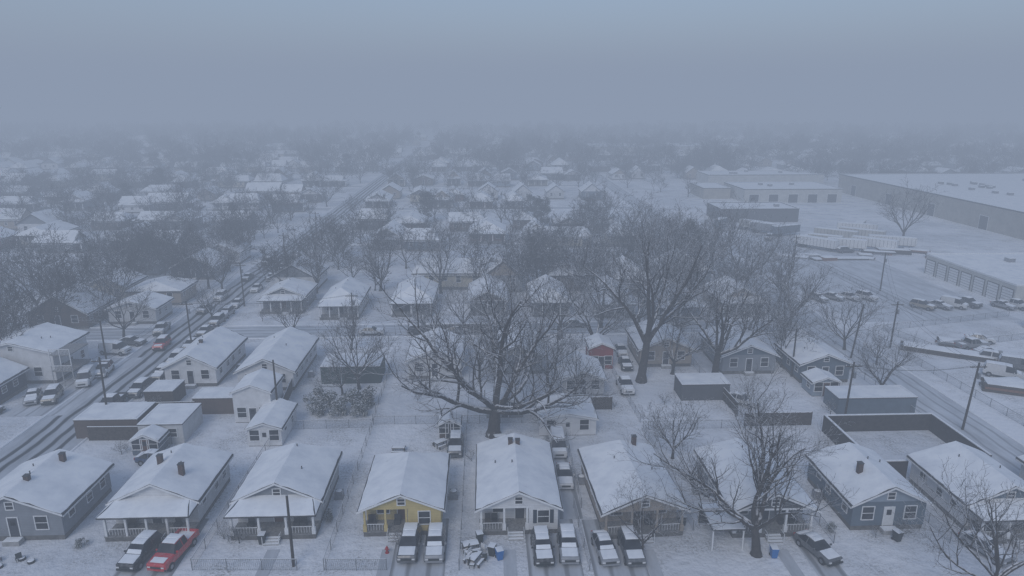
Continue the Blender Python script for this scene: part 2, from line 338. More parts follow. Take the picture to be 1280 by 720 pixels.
# back-lot buildings
flatbuilding('flat_roof_garage',-56,79.5,8,5,2.5,'siding_brown',par=.1); flatbuilding('flat_roof_garage',-47,78.0,5.5,6,2.6,'siding_offwhite',par=.12,windows=2)
shed('garden_shed',-44.8,75.2,3.2,2.4,2,'bluegray'); shed('white_shed',-31.0,77.5,4.2,7.0,2.4,'white')
shed('white_two_storey_garage',-34.8,84,5.0,5.5,4.4,'white',rise=1.0)
flatbuilding('flat_roof_shed',-44,86.5,5.5,3.5,2.3,'siding_brown',par=.1); flatbuilding('flat_roof_shed',-52,89,4,4,2.2,'fence_wood',par=.1)
shed('detached_garage',7.2,80.3,7.4,6,2.3,'white',rise=.7); shed('detached_garage',-1,85.5,5,4,2.2,'gray',rise=.5)
shed('garden_shed',-8.0,79.5,2.6,2.2,2,'brown')
shed('small_shed',46,92.5,4,3.4,2.2,'lightblue'); flatbuilding('long_low_shed',45,86.5,11,4,2.3,'siding_bluegray',par=.12)
# back row facing the far street
house('white_house',-48.6,96,7.6,13,col='white',rise=1.9,chim=[(0,5)],gab='white'); house('white_house',-36.7,94.5,8.2,14.5,col='white',rise=1.9)
flatbuilding('green_garage',-29.2,97,9,5.5,2.7,'siding_green',par=.1)
house('bungalow_house',-12,99,8.2,10,col='offwhite'); house('bungalow_house',1,101,7.8,10,col='gray',gab='cream') 
shed('red_shed',14.4,103,3.8,4.5,3.6,'red',rise=.8); house('bungalow_house',10.4,92.5,6.2,7.5,col='offwhite',rise=1.2,h=2.4,f=.4)
house('bungalow_house',25,104,8.5,10,col='tan',rise=1.8); house('bungalow_house',37.5,101,8.5,11,col='gray',gab='bluegray')
flatbuilding('flat_roof_shed',24.5,91,7,4,2.4,'siding_darkgray',par=.1); house('bungalow_house',48,97.5,7.6,9,col='bluegray',rise=1.5)
# across the far street
for x,c,g in ((-47,'gray',None),(-34.3,'offwhite','tan'),(-20.2,'darkgray','white'),(-5,'gray','brown'),(7.8,'brown','brickred'),(20.5,'white',None),(33,'lightblue',None),(46.5,'tan',None)):
    house('bungalow_house',x,132+U(-2,3),U(7.4,9),U(9,12),rot=PHI+U(-.03,.03),col=c,gab=g,porch='shed' if R()<.5 else 'under',ncol=random.choice([3,4,5]),rise=U(1.7,2.4),bi=random.choice([0,1.5,3]),fi=random.choice([0,0,2]),rail=False)
# left of the street
house('white_two_storey_house',-75.8,97,12,9,rot=PHI,col='white',h=4.6,rise=1.6)
mb=MB()
for i in range(2):
    z=2.6*i+2.4; mb.box(0,3,0,5,z,z+.15,'deck','decks')
    for a in (0,1.5,3):
        mb.box(a-.05,a+.05,-.05,.05,0,z+1,'trim','posts')
    mb.box(0,3,-.04,.04,z+.95,z+1.03,'trim','rails')
    for q in range(14): mb.box(.1+q*.2,.14+q*.2,-.02,.02,z+.15,z+.95,'trim','rails')
emit(mb,'wooden_deck',(-69.4,96,0),PHI)
house('navy_house',-77,89,8,6.5,col='navy',rise=1.8); house('brown_house',-86,123,11,10,col='brown',rise=3.4,rot=PHI,bi=2); house('offwhite_house',-73.5,126,9,7,col='offwhite',rise=1.4)
house('tan_house',-75.5,138.5,11,8,col='tan',rise=1.4,fi=2,bi=2); house('dark_blue_house',-77,160,10,10,col='navy',rise=2.6); house('offwhite_house',-88,142,9,9,col='cream',rise=2)
house('offwhite_house',-77,176,10,9,col='white',rise=2.2); house('gray_house',-92,164,9,10,col='gray',rise=2)
# right industrial side
flatbuilding('storage_garage_block',105,137,40,30,4.6,'wall_metal',par=.3,doors=('L',7,3.2,3.6,'trim'),parmat='trim')
flatbuilding('storage_garage_annex',98,118,30,6,3.2,'wall_metal',par=.3,parmat='trim')
flatbuilding('warehouse',160,185,110,140,8,'wall_tan',par=.4,doors=('L',5,4,4.5,'trim_dark'),parmat='trim_dark')
flatbuilding('warehouse',98,288,42,26,5.5,'wall_metal',par=.3,parmat='trim_dark',doors=('F',5,4,3.5,'trim_dark'))
flatbuilding('warehouse',74,240,28,16,4.5,'siding_darkgray',par=.4,parmat='trim_dark'); flatbuilding('warehouse',84,300,12,20,4.5,'wall_tan',par=.3)
flatbuilding('warehouse',100,350,60,20,5,'wall_metal',par=.3); flatbuilding('warehouse',60,520,120,40,8,'wall_metal',par=.3)

cols=['white','offwhite','gray','tan','bluegray','brown','cream','lightblue','darkgray','white','brown','brickred','gray','bluegray']
VAR=[]
for i,c in enumerate(cols):
    VAR.append(house_mb(U(7.5,10.5),U(9,14),col=c,rise=U(1.6,2.8),fi=random.choice([0,0,2]),bi=random.choice([0,2]),porch=random.choice(['shed','under',None]),ncol=4,rail=False,steps=False,ng=4,gab=random.choice([None,'white','tan','gray'])).mesh('house_mesh'))
def G2W(gx,gy):
    c,s=math.cos(PHI),math.sin(PHI); return gx*c-gy*s, gx*s+gy*c
HP=[]
def industrial(gx,gy): return 66<gx<290 and 60<gy<375
row=0; gy=158
while gy<760:
    xm=gy*.86+60
    gx=-xm
    while gx<xm:
        if abs(gx+56.5)<11 or abs(gx-63)<8 or abs(gx+190)<8 or abs(gx-200)<8 or (gx<-56 and gx>-100 and gy<180): gx+=5; continue
        if industrial(gx,gy): gx+=20; continue
        if R()<.86:
            x,y=G2W(gx+U(-1.5,1.5),gy+U(-4.5,4.5)); face=0 if row%2 else math.pi
            if R()<(.4 if gx<-62 else .18): face+=math.pi/2
            o=obj('bungalow_house',random.choice(VAR),(x,y,0),PHI+face+U(-.05,.05),sc=(U(.85,1.2),U(.85,1.15),U(.95,1.25))); HP.append((x,y))
        gx+=U(12.5,17)
    gy+= 32 if row%2 else 42
    row+=1
for gy,gx in ((60,-72),(72,-88),(85,-96),(104,-92),(104,-106),(122,-112),(140,-106),(150,-122),(135,-136),(118,-130),(60,-90)):
    x,y=G2W(gx,gy); obj('bungalow_house',random.choice(VAR),(x,y,0),PHI+random.choice([0,math.pi/2,math.pi])); HP.append((x,y))

# ------------------------------------------------------------------ ground, roads
mb=MB(); mb.add([(-4000,-1500,0),(4000,-1500,0),(4000,4500,0),(-4000,4500,0)],[(0,1,2,3)],'ground_snow'); emit(mb,'ground',(0,0,0),0)
def road(name,x,y,w,l,rot,mat,z=.012,kerb=True):
    mb=MB(); n=max(2,int(l/20))
    for i in range(n):
        a=l*i/n; b_=l*(i+1)/n; mb.add([(-w/2,a,0),(w/2,a,0),(w/2,b_,0),(-w/2,b_,0)],[(0,1,2,3)],mat,'surface')
    if kerb:
        for s in (-1,1): 
            x0,x1=sorted((s*(w/2+.003),s*(w/2+.35))); mb.snow((x0,0,-.02),(x1,0,-.02),(x1,l,-.02),(x0,l,-.02),.16,3,max(8,int(l/4)),(1,1,1,1),mat='snow',part='kerb')
    return emit(mb,name,(x,y,z),rot)
x,y=G2W(-56.3,10); road('street',x,y,9,640,PHI,'road_tracked')
x,y=G2W(63.5,10); road('street',x,y,7.5,400,PHI,'road_snowy')
for k,gy in enumerate((44,123,199,273,347,421)):
    x,y=G2W(-51.5,gy); road('street',x,y,7,110,PHI-math.pi/2,'road_snowy',z=.02)
    if k: x,y=G2W(-200,gy); road('street',x,y,7,138,PHI-math.pi/2,'road_snowy',z=.02)
for x,w_ in ((-33.7,6),(-8.6,5.6),(4.2,5.6),(10.2,5.6),(29.5,3)):
    road('driveway',x,50,w_*.9,12 if w_>3.5 else 20,PHI,'drive_snowy',z=.03,kerb=False)
road('driveway',6.1,62,2.6,22,PHI,'drive_snowy',z=.035,kerb=False)
for x in (-23.4,-12.3,-.6,12.8,25.7): road('front_path',x+.6,50,1.2,7,PHI,'drive_snowy',z=.045,kerb=False)
road('parking_lot',-66,86,9,22,PHI,'road_snowy',z=.03,kerb=False)
road('storage_yard',84,128,34,90,PHI,'road_snowy',z=.01,kerb=False)

# ------------------------------------------------------------------ trees
def tube(V,F,pts,rads,k):
    o=len(V); n=len(pts); ref=None
    for i,p in enumerate(pts):
        d=(pts[min(i+1,n-1)]-pts[max(i-1,0)]).normalized()
        if ref is None: a=d.orthogonal().normalized()
        else: a=(ref-d*ref.dot(d)); a=a.normalized() if a.length>1e-5 else d.orthogonal().normalized()
        ref=a; b_=d.cross(a); r=rads[i]
        for j in range(k):
            t=6.28318*j/k; V.append(p+a*(math.cos(t)*r)+b_*(math.sin(t)*r))
    for i in range(n-1):
        for j in range(k):
            q=(j+1)%k; F.append((o+i*k+j,o+i*k+q,o+(i+1)*k+q,o+(i+1)*k+j))
def tree_mesh(seed,H,trunk=.3,nl=(7,8,7,5),r0=.45,spread=1.0,mat='bark',minr=.022,name='tree_mesh',up=.12,seg=(6,7,5,3,2)):
    rnd=random.Random(seed); V=[];F=[]
    def rv(): return Vector((rnd.uniform(-1,1),rnd.uniform(-1,1),rnd.uniform(-1,1)))
    ML=len(nl)
    def grow(p,d,L,r,lev):
        n=seg[min(lev,4)]; pts=[p.copy()];rads=[r]; dd=d.copy(); c=p.copy()
        for i in range(n):
            dd=(dd+rv()*(.27 if lev else .07)+Vector((0,0,up*(1 if lev<3 else .5)))).normalized(); c=c+dd*(L/n)
            pts.append(c.copy()); rads.append(max(minr*.6,r*(1-.8*(i+1)/n) if lev else r*(1-.35*(i+1)/n)))
        if lev==0: rads[0]*=1.35
        tube(V,F,pts,rads,(9,6,4,3,3)[min(lev,4)])
        if lev>=ML: return
        K=nl[lev]
        for q in range(K):
            t=(.72+.28*(q+.5)/K) if lev==0 else .22+.78*(q+rnd.random())/K
            f=min(t*n,n-.001); i=int(f); s=pts[i].lerp(pts[i+1],f-i); pd=(pts[i+1]-pts[i]).normalized()
            a=pd.orthogonal().normalized(); a.rotate(Matrix.Rotation(q*2.4+rnd.uniform(-.5,.5),3,pd))
            ang=rnd.uniform(.45,1.05)*spread if lev==0 else rnd.uniform(.5,1.1)
            if lev==0 and q==K-1: ang=.15
            nd=(pd*math.cos(ang)+a*math.sin(ang)).normalized()
            if nd.z<-.15: nd.z*=-.3; nd.normalize()
            LL=(H*(1-trunk)*rnd.uniform(.68,.98)) if lev==0 else L*rnd.uniform(.36,.62)*(1.15-.45*t)
            rr=rads[i]*(rnd.uniform(.5,.72)); grow(s,nd,LL,max(rr,minr),lev+1)
    grow(Vector((0,0,-.1)),Vector((rnd.uniform(-.06,.06),rnd.uniform(-.06,.06),1)).normalized(),H*trunk,r0,0)
    me=bpy.data.meshes.new(name); me.from_pydata([tuple(v) for v in V],[],F); me.materials.append(MATS[mat])
    me.polygons.foreach_set('use_smooth',[True]*len(F)); me.update(); return me
def T(x,y,me,rz=0,sc=1,name='bare_tree'): obj(name,me,(x,y,0),rz,sc=sc)
T(-2.4,80.5,tree_mesh(11,23,.2,(10,8,7,5),.9,1.4,minr=.021,up=.08),name='large_oak_tree')
T(20,98,tree_mesh(5,26,.3,(7,7,6,4),.72,.85,minr=.022,up=.1),name='large_oak_tree')
T(31,97.5,tree_mesh(23,19,.3,(6,7,6,4),.6,1.1,minr=.022,up=.09),name='large_oak_tree')
T(23.4,56.3,tree_mesh(31,16,.22,(8,8,7,5),.48,1.2,minr=.016,up=.08),name='large_oak_tree')
T(41,49.5,tree_mesh(37,12,.25,(8,7,6,4),.34,1.25,minr=.015,up=.08),name='oak_tree')
T(52,50.5,tree_mesh(39,10,.25,(7,7,6,4),.28,1.2,minr=.015,up=.08),name='oak_tree')
T(12.4,55.8,tree_mesh(41,8.5,.25,(7,6,5,3),.13,.9,minr=.011),name='young_tree')
M1=[tree_mesh(100+i,12,.2,(7,7,5,4),.28,1.0,minr=.022,up=.1) for i in range(5)]
FAR=[tree_mesh(200+i,14,.18,(6,6,5,3),.3,1.05,mat='bark_far',minr=.055,seg=(3,4,3,2,1)) for i in range(6)]
for x,y,s in ((-23,95,.95),(-25,93,.7),(5.5,96,1.0),(9,90,.8),(-5,98,.9),(54.5,93,.75),(19.5,74.5,.7),(31.5,82,.6),(25.5,101,1),(41,113,1.1),(46,110,.9),(-28,112,.8),(-14,112,.9),(-2,116,1.15),
    (9,118,1.2),(36,120,1.1),(50,118,1.0),(54,126,1.1),(-59,128,.7),(-71,118,.9),(-90,112,1.1),(-97,118,1.2),(-66,150,.9),(-44,148,1.1),(-30,150,1.2),(58,112,.9),(47,135,1.2),(57,140,1.2),
    (30,118,1.2),(24,122,1.2),(-9,121,.9),(60,105,.6),(120,206,1.5),(-100,90,1.1),(-95,100,1),(14,110,1.3),(17,124,1.4),(27,128,1.4),(42,158,1.4),(50,166,1.5),(57,180,1.5),(38,176,1.5),(62,165,1.2),(33,150,1.3),(-16,148,1.3),(2,150,1.3),(14,152,1.4),(-40,118,.7),(-85,108,.9),(-82,132,1.1),(-96,132,1.2),(-70,152,1.1),(52,150,1.4),(44,104,.9),(0,92,.75)):
    T(x,y,random.choice(M1),U(0,6.28),s*U(.95,1.08))
for i in range(46):
    x=U(-52,58); y=random.choice([U(72,80),U(84,92),U(112,118),U(126,129),U(58,59.5)])
    T(x,y,random.choice(M1),U(0,6),U(.08,.22),'bare_shrub')
def leafy(seed,H,W,n,mat='leaf',clumps=22,q=.22):
    rnd=random.Random(seed); V=[];F=[]
    cl=[]
    for i in range(clumps):
        t=rnd.random(); a=rnd.uniform(0,6.28); rr=W*.5*math.sqrt(rnd.random())*(1-.55*abs(t-.4)/.6)
        cl.append((Vector((math.cos(a)*rr,math.sin(a)*rr,H*(.18+.8*t))),rnd.uniform(.12,.26)*W))
    for i in range(n):
        c,r=rnd.choice(cl); d=Vector((rnd.gauss(0,1),rnd.gauss(0,1),rnd.gauss(0,1)*.8)).normalized()*r*(rnd.random()**.4)
        p=c+d; a=Vector((rnd.uniform(-1,1),rnd.uniform(-1,1),rnd.uniform(-.4,.4))).normalized(); b_=a.orthogonal().normalized(); b_.rotate(Matrix.Rotation(rnd.uniform(0,6),3,a))
        s=q*rnd.uniform(.6,1.4); o=len(V); V+=[p-a*s-b_*s*.5,p+a*s-b_*s*.4,p+a*s*.8+b_*s*.6,p-a*s*.7+b_*s*.5]; F.append((o,o+1,o+2,o+3))
    tube(V,F,[Vector((0,0,-.1)),Vector((.1,0,H*.4)),Vector((0,.1,H*.8))],[H*.022,H*.016,H*.006],6)
    me=bpy.data.meshes.new('leafy'); me.from_pydata([tuple(v) for v in V],[],F); me.materials.append(MATS[mat]); me.update(); return me
EV=[leafy(i,14,8,3000,'leaf_dark',26,.25) for i in range(3)]
SH=[leafy(50+i,2.2,3.4,2200,'leaf',16,.09) for i in range(3)]
for x,y,s in ((46,172,.9),(-30,240,.8),(10,230,.8)): T(x,y,random.choice(EV),U(0,6),s*U(.9,1.1),'evergreen_tree')
for x,y,s in ((-25.5,88,1),(-22.5,88.5,1.1),(-20.5,89.5,1),(-24,86.2,.8),(-28,90,.9),(-21,86,.8),(-27,86.5,.8),(-42,57.5,.35),(-19,62,.4),(17.5,62,.35),(32.2,60,.35)): T(x,y,random.choice(SH),U(0,6),s,'snowy_shrub')
grp=obj('distant_trees',None)
def okt(x,y):
    gx=x*math.cos(PHI)+y*math.sin(PHI); gy=-x*math.sin(PHI)+y*math.cos(PHI)
    if abs(gx+56.3)<8.5 or (abs(gx-63.5)<5 and gy<400): return False
    if 68<gx<158 and gy<285: return False
    if 155<gx<275 and 180<gy<330: return False
    if 95<gx<160 and 280<gy<375: return False
    return True
cnt=0
while cnt<2600:
    y=148+ (R()**1.25)*850; x=U(-1,1)*(y*.82+60)
    dn=noise.noise(Vector((x*.012,y*.012,3)))
    if R()>.55+dn*1.3+ (.3 if y>400 else 0): continue
    if not okt(x,y): continue
    if y<340 and any((x-a)**2+(y-b_)**2<42 for a,b_ in HP): continue
    if R()<.025: o=obj('evergreen',random.choice(EV),(x,y,0),U(0,6.28),grp,sc=U(.5,.85))
    else: o=obj('tree',random.choice(FAR),(x,y,0),U(0,6.28),grp,sc=U(.5,1.0)*(1.2 if y>400 else .92))
    cnt+=1
for i in range(90):
    x=U(-145,-68); y=U(80,170)
    if okt(x,y) and R()<.7 and not any((x-a)**2+(y-b_)**2<36 for a,b_ in HP) and x<-80: obj('tree',random.choice(FAR),(x,y,0),U(0,6.28),grp,sc=U(.5,.95))

# ------------------------------------------------------------------ vehicles
def car_mesh(kind,color):
    mb=MB(); P='paint_'+color; B='body'
    if kind=='suv': st=[(-2.35,.42,.8,.8,.86,.7),(-2.25,.3,.95,.9,1.0,.8),(-1.25,.28,1.04,.94,1.1,.82),(-.95,.28,1.06,.95,1.13,.8),(-.25,.28,1.08,.95,1.7,.68),(.6,.28,1.08,.95,1.76,.69),(.72,.28,1.08,.95,1.76,.69),(1.9,.28,1.06,.94,1.7,.67),(2.25,.3,1.02,.9,1.12,.76),(2.36,.42,.9,.82,.95,.7)]; gl=[3,4,6,7]; ws=3; rw=7
    elif kind=='sedan': st=[(-2.3,.4,.66,.78,.7,.68),(-2.2,.25,.78,.87,.83,.78),(-1.2,.24,.9,.9,.95,.8),(-.85,.24,.92,.91,.98,.78),(-.1,.24,.93,.91,1.4,.6),(.55,.24,.93,.91,1.44,.6),(.65,.24,.93,.91,1.44,.6),(1.1,.24,.93,.91,1.38,.58),(1.75,.26,.92,.88,1.0,.74),(2.2,.28,.88,.85,.93,.74),(2.3,.42,.75,.78,.8,.68)]; gl=[3,4,6,7]; ws=3; rw=7
    elif kind=='van': st=[(-2.55,.42,.8,.85,.86,.75),(-2.45,.3,1.0,.95,1.06,.85),(-1.9,.28,1.1,.97,1.2,.85),(-1.75,.28,1.12,.98,1.25,.85),(-1.1,.28,1.15,.98,2.0,.76),(-.3,.28,1.15,.98,2.08,.78),(-.2,.28,1.15,.98,2.08,.78),(2.3,.28,1.12,.98,2.03,.78),(2.5,.3,1.1,.96,1.3,.85),(2.6,.42,.95,.9,1.0,.8)]; gl=[3,4,7]; ws=3; rw=7
    else: st=[(-2.75,.5,.9,.86,.96,.76),(-2.65,.36,1.05,.96,1.1,.86),(-1.5,.34,1.12,1.0,1.18,.86),(-1.2,.34,1.14,1.0,1.2,.84),(-.6,.34,1.15,1.0,1.8,.7),(.1,.34,1.15,1.0,1.86,.72),(.2,.34,1.15,1.0,1.86,.72),(.85,.34,1.15,1.0,1.8,.72),(1.0,.34,1.1,1.0,1.12,.9),(1.05,.36,.78,.99,.8,.9),(2.75,.4,.78,.97,.8,.88)]; gl=[3,4,6]; ws=3; rw=7
    rings=[]
    for y,zb,zl,wl,zt,wt in st:
        rings.append([(-wl*.88,y,zb),(-wl*1.0,y,zb+.18),(-wl,y,(zb+zl)/2+.1),(-wl*.97,y,zl),(-wt,y,zt),(-wt*.5,y,zt+.03),(wt*.5,y,zt+.03),(wt,y,zt),(wl*.97,y,zl),(wl,y,(zb+zl)/2+.1),(wl*1.0,y,zb+.18),(wl*.88,y,zb)])
    k=12
    for i in range(len(rings)-1):
        vs=rings[i]+rings[i+1]
        for j in range(k):
            q=(j+1)%k; m=P
            if j in(3,7) and i in gl: m='glass'
            if j in (0,10,11): m='plastic_dark'
            if j in (4,5,6) and i in (ws,rw): m='glass'
            mb.add([vs[j],vs[q],vs[k+q],vs[k+j]],[(0,1,2,3)],m,B)
    mb.add(rings[0],[tuple(range(k))],P,B); mb.add(rings[-1],[tuple(range(k-1,-1,-1))],P,B)
    def sp(i0,i1,t,f0=0,f1=1,wk=.92):
        a=st[i0];b_=st[i1]; 
        y0=a[0]+(b_[0]-a[0])*f0; z0=a[4]+(b_[4]-a[4])*f0; w0=(a[5]+(b_[5]-a[5])*f0)*wk
        y1=a[0]+(b_[0]-a[0])*f1; z1=a[4]+(b_[4]-a[4])*f1; w1=(a[5]+(b_[5]-a[5])*f1)*wk
        mb.snow((-w0,y0,z0+.03),(w0,y0,z0+.03),(w1,y1,z1+.03),(-w1,y1,z1+.03),t,5,5,mat='snow',part='snow')
    if color!='red': sp(1,3,.06,.08,.95,wk=.95)
    else: sp(1,3,.05,.1,.6,.8)
    sp(4,5,.11); sp(6,7,.11,wk=.96); sp(5,6,.11)
    if R()<.35: sp(3,4,.05,0.0,.45,.9)
    if kind!='pickup': sp(7,8,.05,.1,.9,.9)
    if kind=='sedan': sp(8,9,.08)
    if kind=='pickup':
        mb.snow((-.85,1.1,.83),(.85,1.1,.83),(.85,2.68,.83),(-.85,2.68,.83),.14,5,6,mat='snow',part='snow')
        for s in (-1,1): x0,x1=sorted((s*.88,s*.99)); mb.box(x0,x1,1.05,2.72,.78,1.16,P,'body')
        mb.box(-.99,.99,2.66,2.75,.5,1.15,P,'body')
    L0=st[1][0]; L1=st[-2][0]; W=st[3][3]; r=.36 if kind in('suv','pickup','van') else .32
    for y in (L0+.75,L1-.75 if kind!='pickup' else 1.75):
        for s in (-1,1):
            mb.cyl((s*(W-.25),y,r),(s*(W+.012),y,r+.0),r+.07,r+.07,18,'painted_shade','wheels'); mb.cyl((s*(W-.2),y,r),(s*(W+.03),y,r),r,r,18,'tire','wheels'); mb.cyl((s*(W-.1),y,r),(s*(W+.04),y,r),r*.6,r*.6,12,'hub','wheels')  # first, larger dark disc paints in the shade of the wheel arch
    yf=st[0][0]; zf=(st[0][1]+st[0][2])/2
    mb.box(-.5,.5,yf-.03,yf+.05,zf-.02,zf+.17,'plastic_dark','grille'); mb.box(-.82,.82,yf-.06,yf+.06,zf-.22,zf-.06,'plastic_dark' if R()<.5 else P,'bumper')
    for s in (-1,1):
        x0,x1=sorted((s*.53,s*.8)); mb.box(x0,x1,yf-.02,yf+.08,zf+.03,zf+.18,'lamp','lights')
        ye=st[-1][0]; x0,x1=sorted((s*.62,s*.82)); mb.box(x0,x1,ye-.08,ye+.02,.72,.92,'tail','lights')
        yy=st[3][0]+.25; x0,x1=sorted((s*.92,s*1.12)); mb.box(x0,x1,yy,yy+.12,st[3][2]+.03,st[3][2]+.18,P,'mirrors')
    return mb.mesh(kind+'_mesh')
CM={}
def car(kind,color,x,y,rz=0):
    k=(kind,color)
    if k not in CM: CM[k]=car_mesh(kind,color)
    nm={'suv':'parked_suv','sedan':'parked_car','van':'parked_van','pickup':'pickup_truck'}[kind]
    obj(nm,CM[k],(x,y,.05),PHI+rz+U(-.03,.03))
for a in (('suv','black',-35.2,55.7,-.15),('pickup','red',-32.2,56.0,-.15),('suv','gray',-9.9,56.9),('suv','silver',-7.4,56.9),('suv','black',2.9,56.4),('suv','silver',5.4,56.7),('sedan','silver',8.9,56.5,.1),('suv','gray',11.4,56.4,.03),
    ('sedan','white',6.0,69.5),('van','white',5.7,76.5),('sedan','gray',29.3,56.5,.3),('sedan','silver',45.5,56.5,.3),('suv','gray',-7,76.5),('sedan','blue',-42.6,73.5,1.5),
    ('pickup','black',-56.6,88.6),('suv','gray',-55.2,93.6),('suv','black',-54.8,99.5),('suv','white',-55.6,106),('sedan','gray',-56.4,113),('sedan','black',-57,120),('suv','gray',-57.2,126),('suv','silver',-57.4,131),('sedan','white',-58,138),
    ('sedan','silver',-69.3,91.0,.4),('suv','tan',-66.6,91.2,.3),('van','white',-65.5,97.5,.3),('sedan','gray',-73,87,1.3),('suv','white',-64.8,101,.2),('suv','red',-61.5,113,.1),('van','white',-68,110,1.4),('sedan','gray',-67.5,114.5,1.4),('pickup','silver',-65.5,121,.2),
    ('suv','white',-63.5,143,.0),('sedan','gray',-63.2,134),('sedan','black',-64,160),('sedan','white',-58.2,150),('sedan','white',-58.2,160),('sedan','gray',-58.6,170),('suv','gray',-64.8,176),('sedan','silver',-59.6,184),
    ('suv','gray',10,105),('sedan','black',18.5,104),('sedan','white',18.7,110),('pickup','white',17,95),('sedan','white',-26,120,1.57),('suv','black',-17,120.3,1.57),('sedan','silver',-10,120.6,1.57),('suv','white',31,125,1.57),('sedan','gray',12,124.5,1.57),
    ('sedan','white',33,90,.8),('sedan','gray',54,105)): car(*a)
ks=['suv','sedan','pickup','van']; lc=['white','gray','silver','white','silver','tan']
for i in range(7):
    if i!=4: car(random.choice(ks),random.choice(lc),86+i*3.3+U(-.4,.4),137+U(-1.3,1.3),.6+U(-.25,.25))
for i in range(10): car(random.choice(ks),random.choice(lc),77+U(-1,4)+(i%2)*3.8,87+i*3.2,1.2+U(-.5,.5))
for i in range(4): car(random.choice(['suv','sedan']),random.choice(lc),66.5+i*3.6,143+U(-1,1),.5+U(-.2,.2))
for i in range(6): car(random.choice(ks),random.choice(lc),U(78,100),U(190,215),U(0,6.28))
def trailer(x,y,rz,L,mat):
    mb=MB(); mb.box(-1.25,1.25,0,L,1.1,3.4,mat,'box'); mb.box(-.5,.5,.3,L-.3,.8,1.097,'plastic_dark','frame')
    for k in range(int(L)): mb.box(-1.28,-1.253,k+.3,k+.38,1.15,3.35,'hub','ribs'); mb.box(1.253,1.28,k+.3,k+.38,1.15,3.35,'hub','ribs')
    mb.snow((-1.22,.03,3.4),(1.22,.03,3.4),(1.22,L-.03,3.4),(-1.22,L-.03,3.4),.15,4,8,part='snow')
    for s in (-1,1):
        for yy in (L-1.2,L-2.3): mb.cyl((s*.85,yy,.5),(s*1.2,yy,.5),.5,.5,14,'tire','wheels')
        mb.box(s*.8-.06,s*.8+.06,1.5,1.65,0,.8,'hub','legs')
    emit(mb,'box_trailer',(x,y,0),rz)
for i in range(7): trailer(92+i*4.2+U(-1,1),192+U(-4,5)+(i%2)*8,PHI+.9+U(-.25,.25),U(7,13),'wall_metal' if i%2 else 'trim')
for i in range(6): trailer(U(72,150),U(212,235),U(0,3.1),U(6,12),random.choice(['wall_metal','trim','siding_gray','siding_bluegray','rust']))
for i in range(17):
    mb=MB(); L=U(3,10)
    for k in range(random.choice([1,2,3])):
        for j in range(4): mb.box(j*.75,j*.75+.68,U(0,.3),L-U(0,.5),k*.42,k*.42+.38,random.choice(['fence_wood','hub','rust','trim_dark']),'lumber')
    z=k*.42+.39; mb.snow((0,.3,z),(2.93,.3,z),(2.93,L-.5,z),(0,L-.5,z),.15,5,8,part='snow')
    if i<12: px,py=82+i*3.4+U(-2,2),U(178,188)
    else: px,py=U(72,80),U(88,116)
    emit(mb,'material_stack',(px,py,0),PHI+U(.7,1.8))

# ------------------------------------------------------------------ fences, poles, small things
def fence(x0,y0,x1,y1,h=1.2,kind='chain'):
    L=math.hypot(x1-x0,y1-y0); mb=MB(); n=max(1,round(L/(3 if kind=='chain' else 2.4)))
    if kind=='chain':
        for i in range(n+1): q=L*i/n; mb.cyl((q,0,0),(q,0,h+.06),.035,.035,6,'fence_metal','posts')
        mb.cyl((0,0,h),(L,0,h),.028,.028,5,'fence_metal','rail'); mb.box(0,L,-.012,.012,h+.03,h+.055,'snow','rail_snow')
        mb.box(0,L,-.006,.006,.05,.07,'fence_metal','mesh')
        q=.1
        while q<L:
            mb.add([(q-.1,0,0.05),(q-.085,0,.05),(q+.115,0,h),(q+.1,0,h)],[(0,1,2,3)],'fence_metal','mesh')
            mb.add([(q+.1,.004,0.05),(q+.115,.004,.05),(q-.085,.004,h),(q-.1,.004,h)],[(0,1,2,3)],'fence_metal','mesh'); q+=.2
        nm='chain_link_fence'
    else:
        for i in range(n+1): q=L*i/n; mb.box(q-.06,q+.06,-.05,.05,0,h+.1,'fence_wood','posts')
        q=0
        while q<L: mb.box(q,min(q+.14,L),-.08,-.053,.05,h+U(-.03,.03),'fence_wood','boards'); q+=.15
        mb.box(0,L,-.09,-.045,h+.04,h+.12,'snow','snow_cap'); nm='wooden_fence'
    emit(mb,nm,(x0,y0,0),math.atan2(y1-y0,x1-x0))
for a in ((-29.6,54,-30.6,82),(-17.4,54,-18.6,83.5),(-4.9,54,-6,82),(7.2,54,6.6,64),(7.4,64,6.9,82),(18.3,60,17.3,82),(31.6,58,30.6,82),(-29.6,54,-19.9,54),(-17.2,54,-11.6,54),(-42,62,-43,78),(43,58,42.6,68),
    (-30.5,82,-18.7,82.6),(-18.6,83.5,7,84),(7,84,7,95),(18,82,31,82.5),(-18.8,84,-20,110),(-6,84,-7.2,112),(17.3,84,15,116),(31,84,29,116),(56,72,53.5,125),(69,74,65,128),(70,122,100,131),(70,122,73,112),(73,112,96,118),(83,132,80,180)): fence(*a)
for a in ((-31.5,84,-33,95),(-52,86,-41,86.8),(31,86,30.5,91.5),(-16,120,-4,120.6),(-54,79,-44.5,79.2),(14,88,7,87.8),(31,83,40,83.3)): fence(*a,h=1.9,kind='wood')
mb=MB()
for x0,x1,y0,y1 in ((0,14.5,11.7,12),(0,.3,0,11.697),(14.2,14.5,1,11.697),(.303,4,0,.3)):
    mb.box(x0,x1,y0,y1,0,2.3,'yard_wall','walls'); mb.box(x0+.03,x1-.03,y0+.03,y1-.03,2.303,2.4,'snow','snow_cap')
emit(mb,'walled_yard',(41.2,69.6,0),PHI)
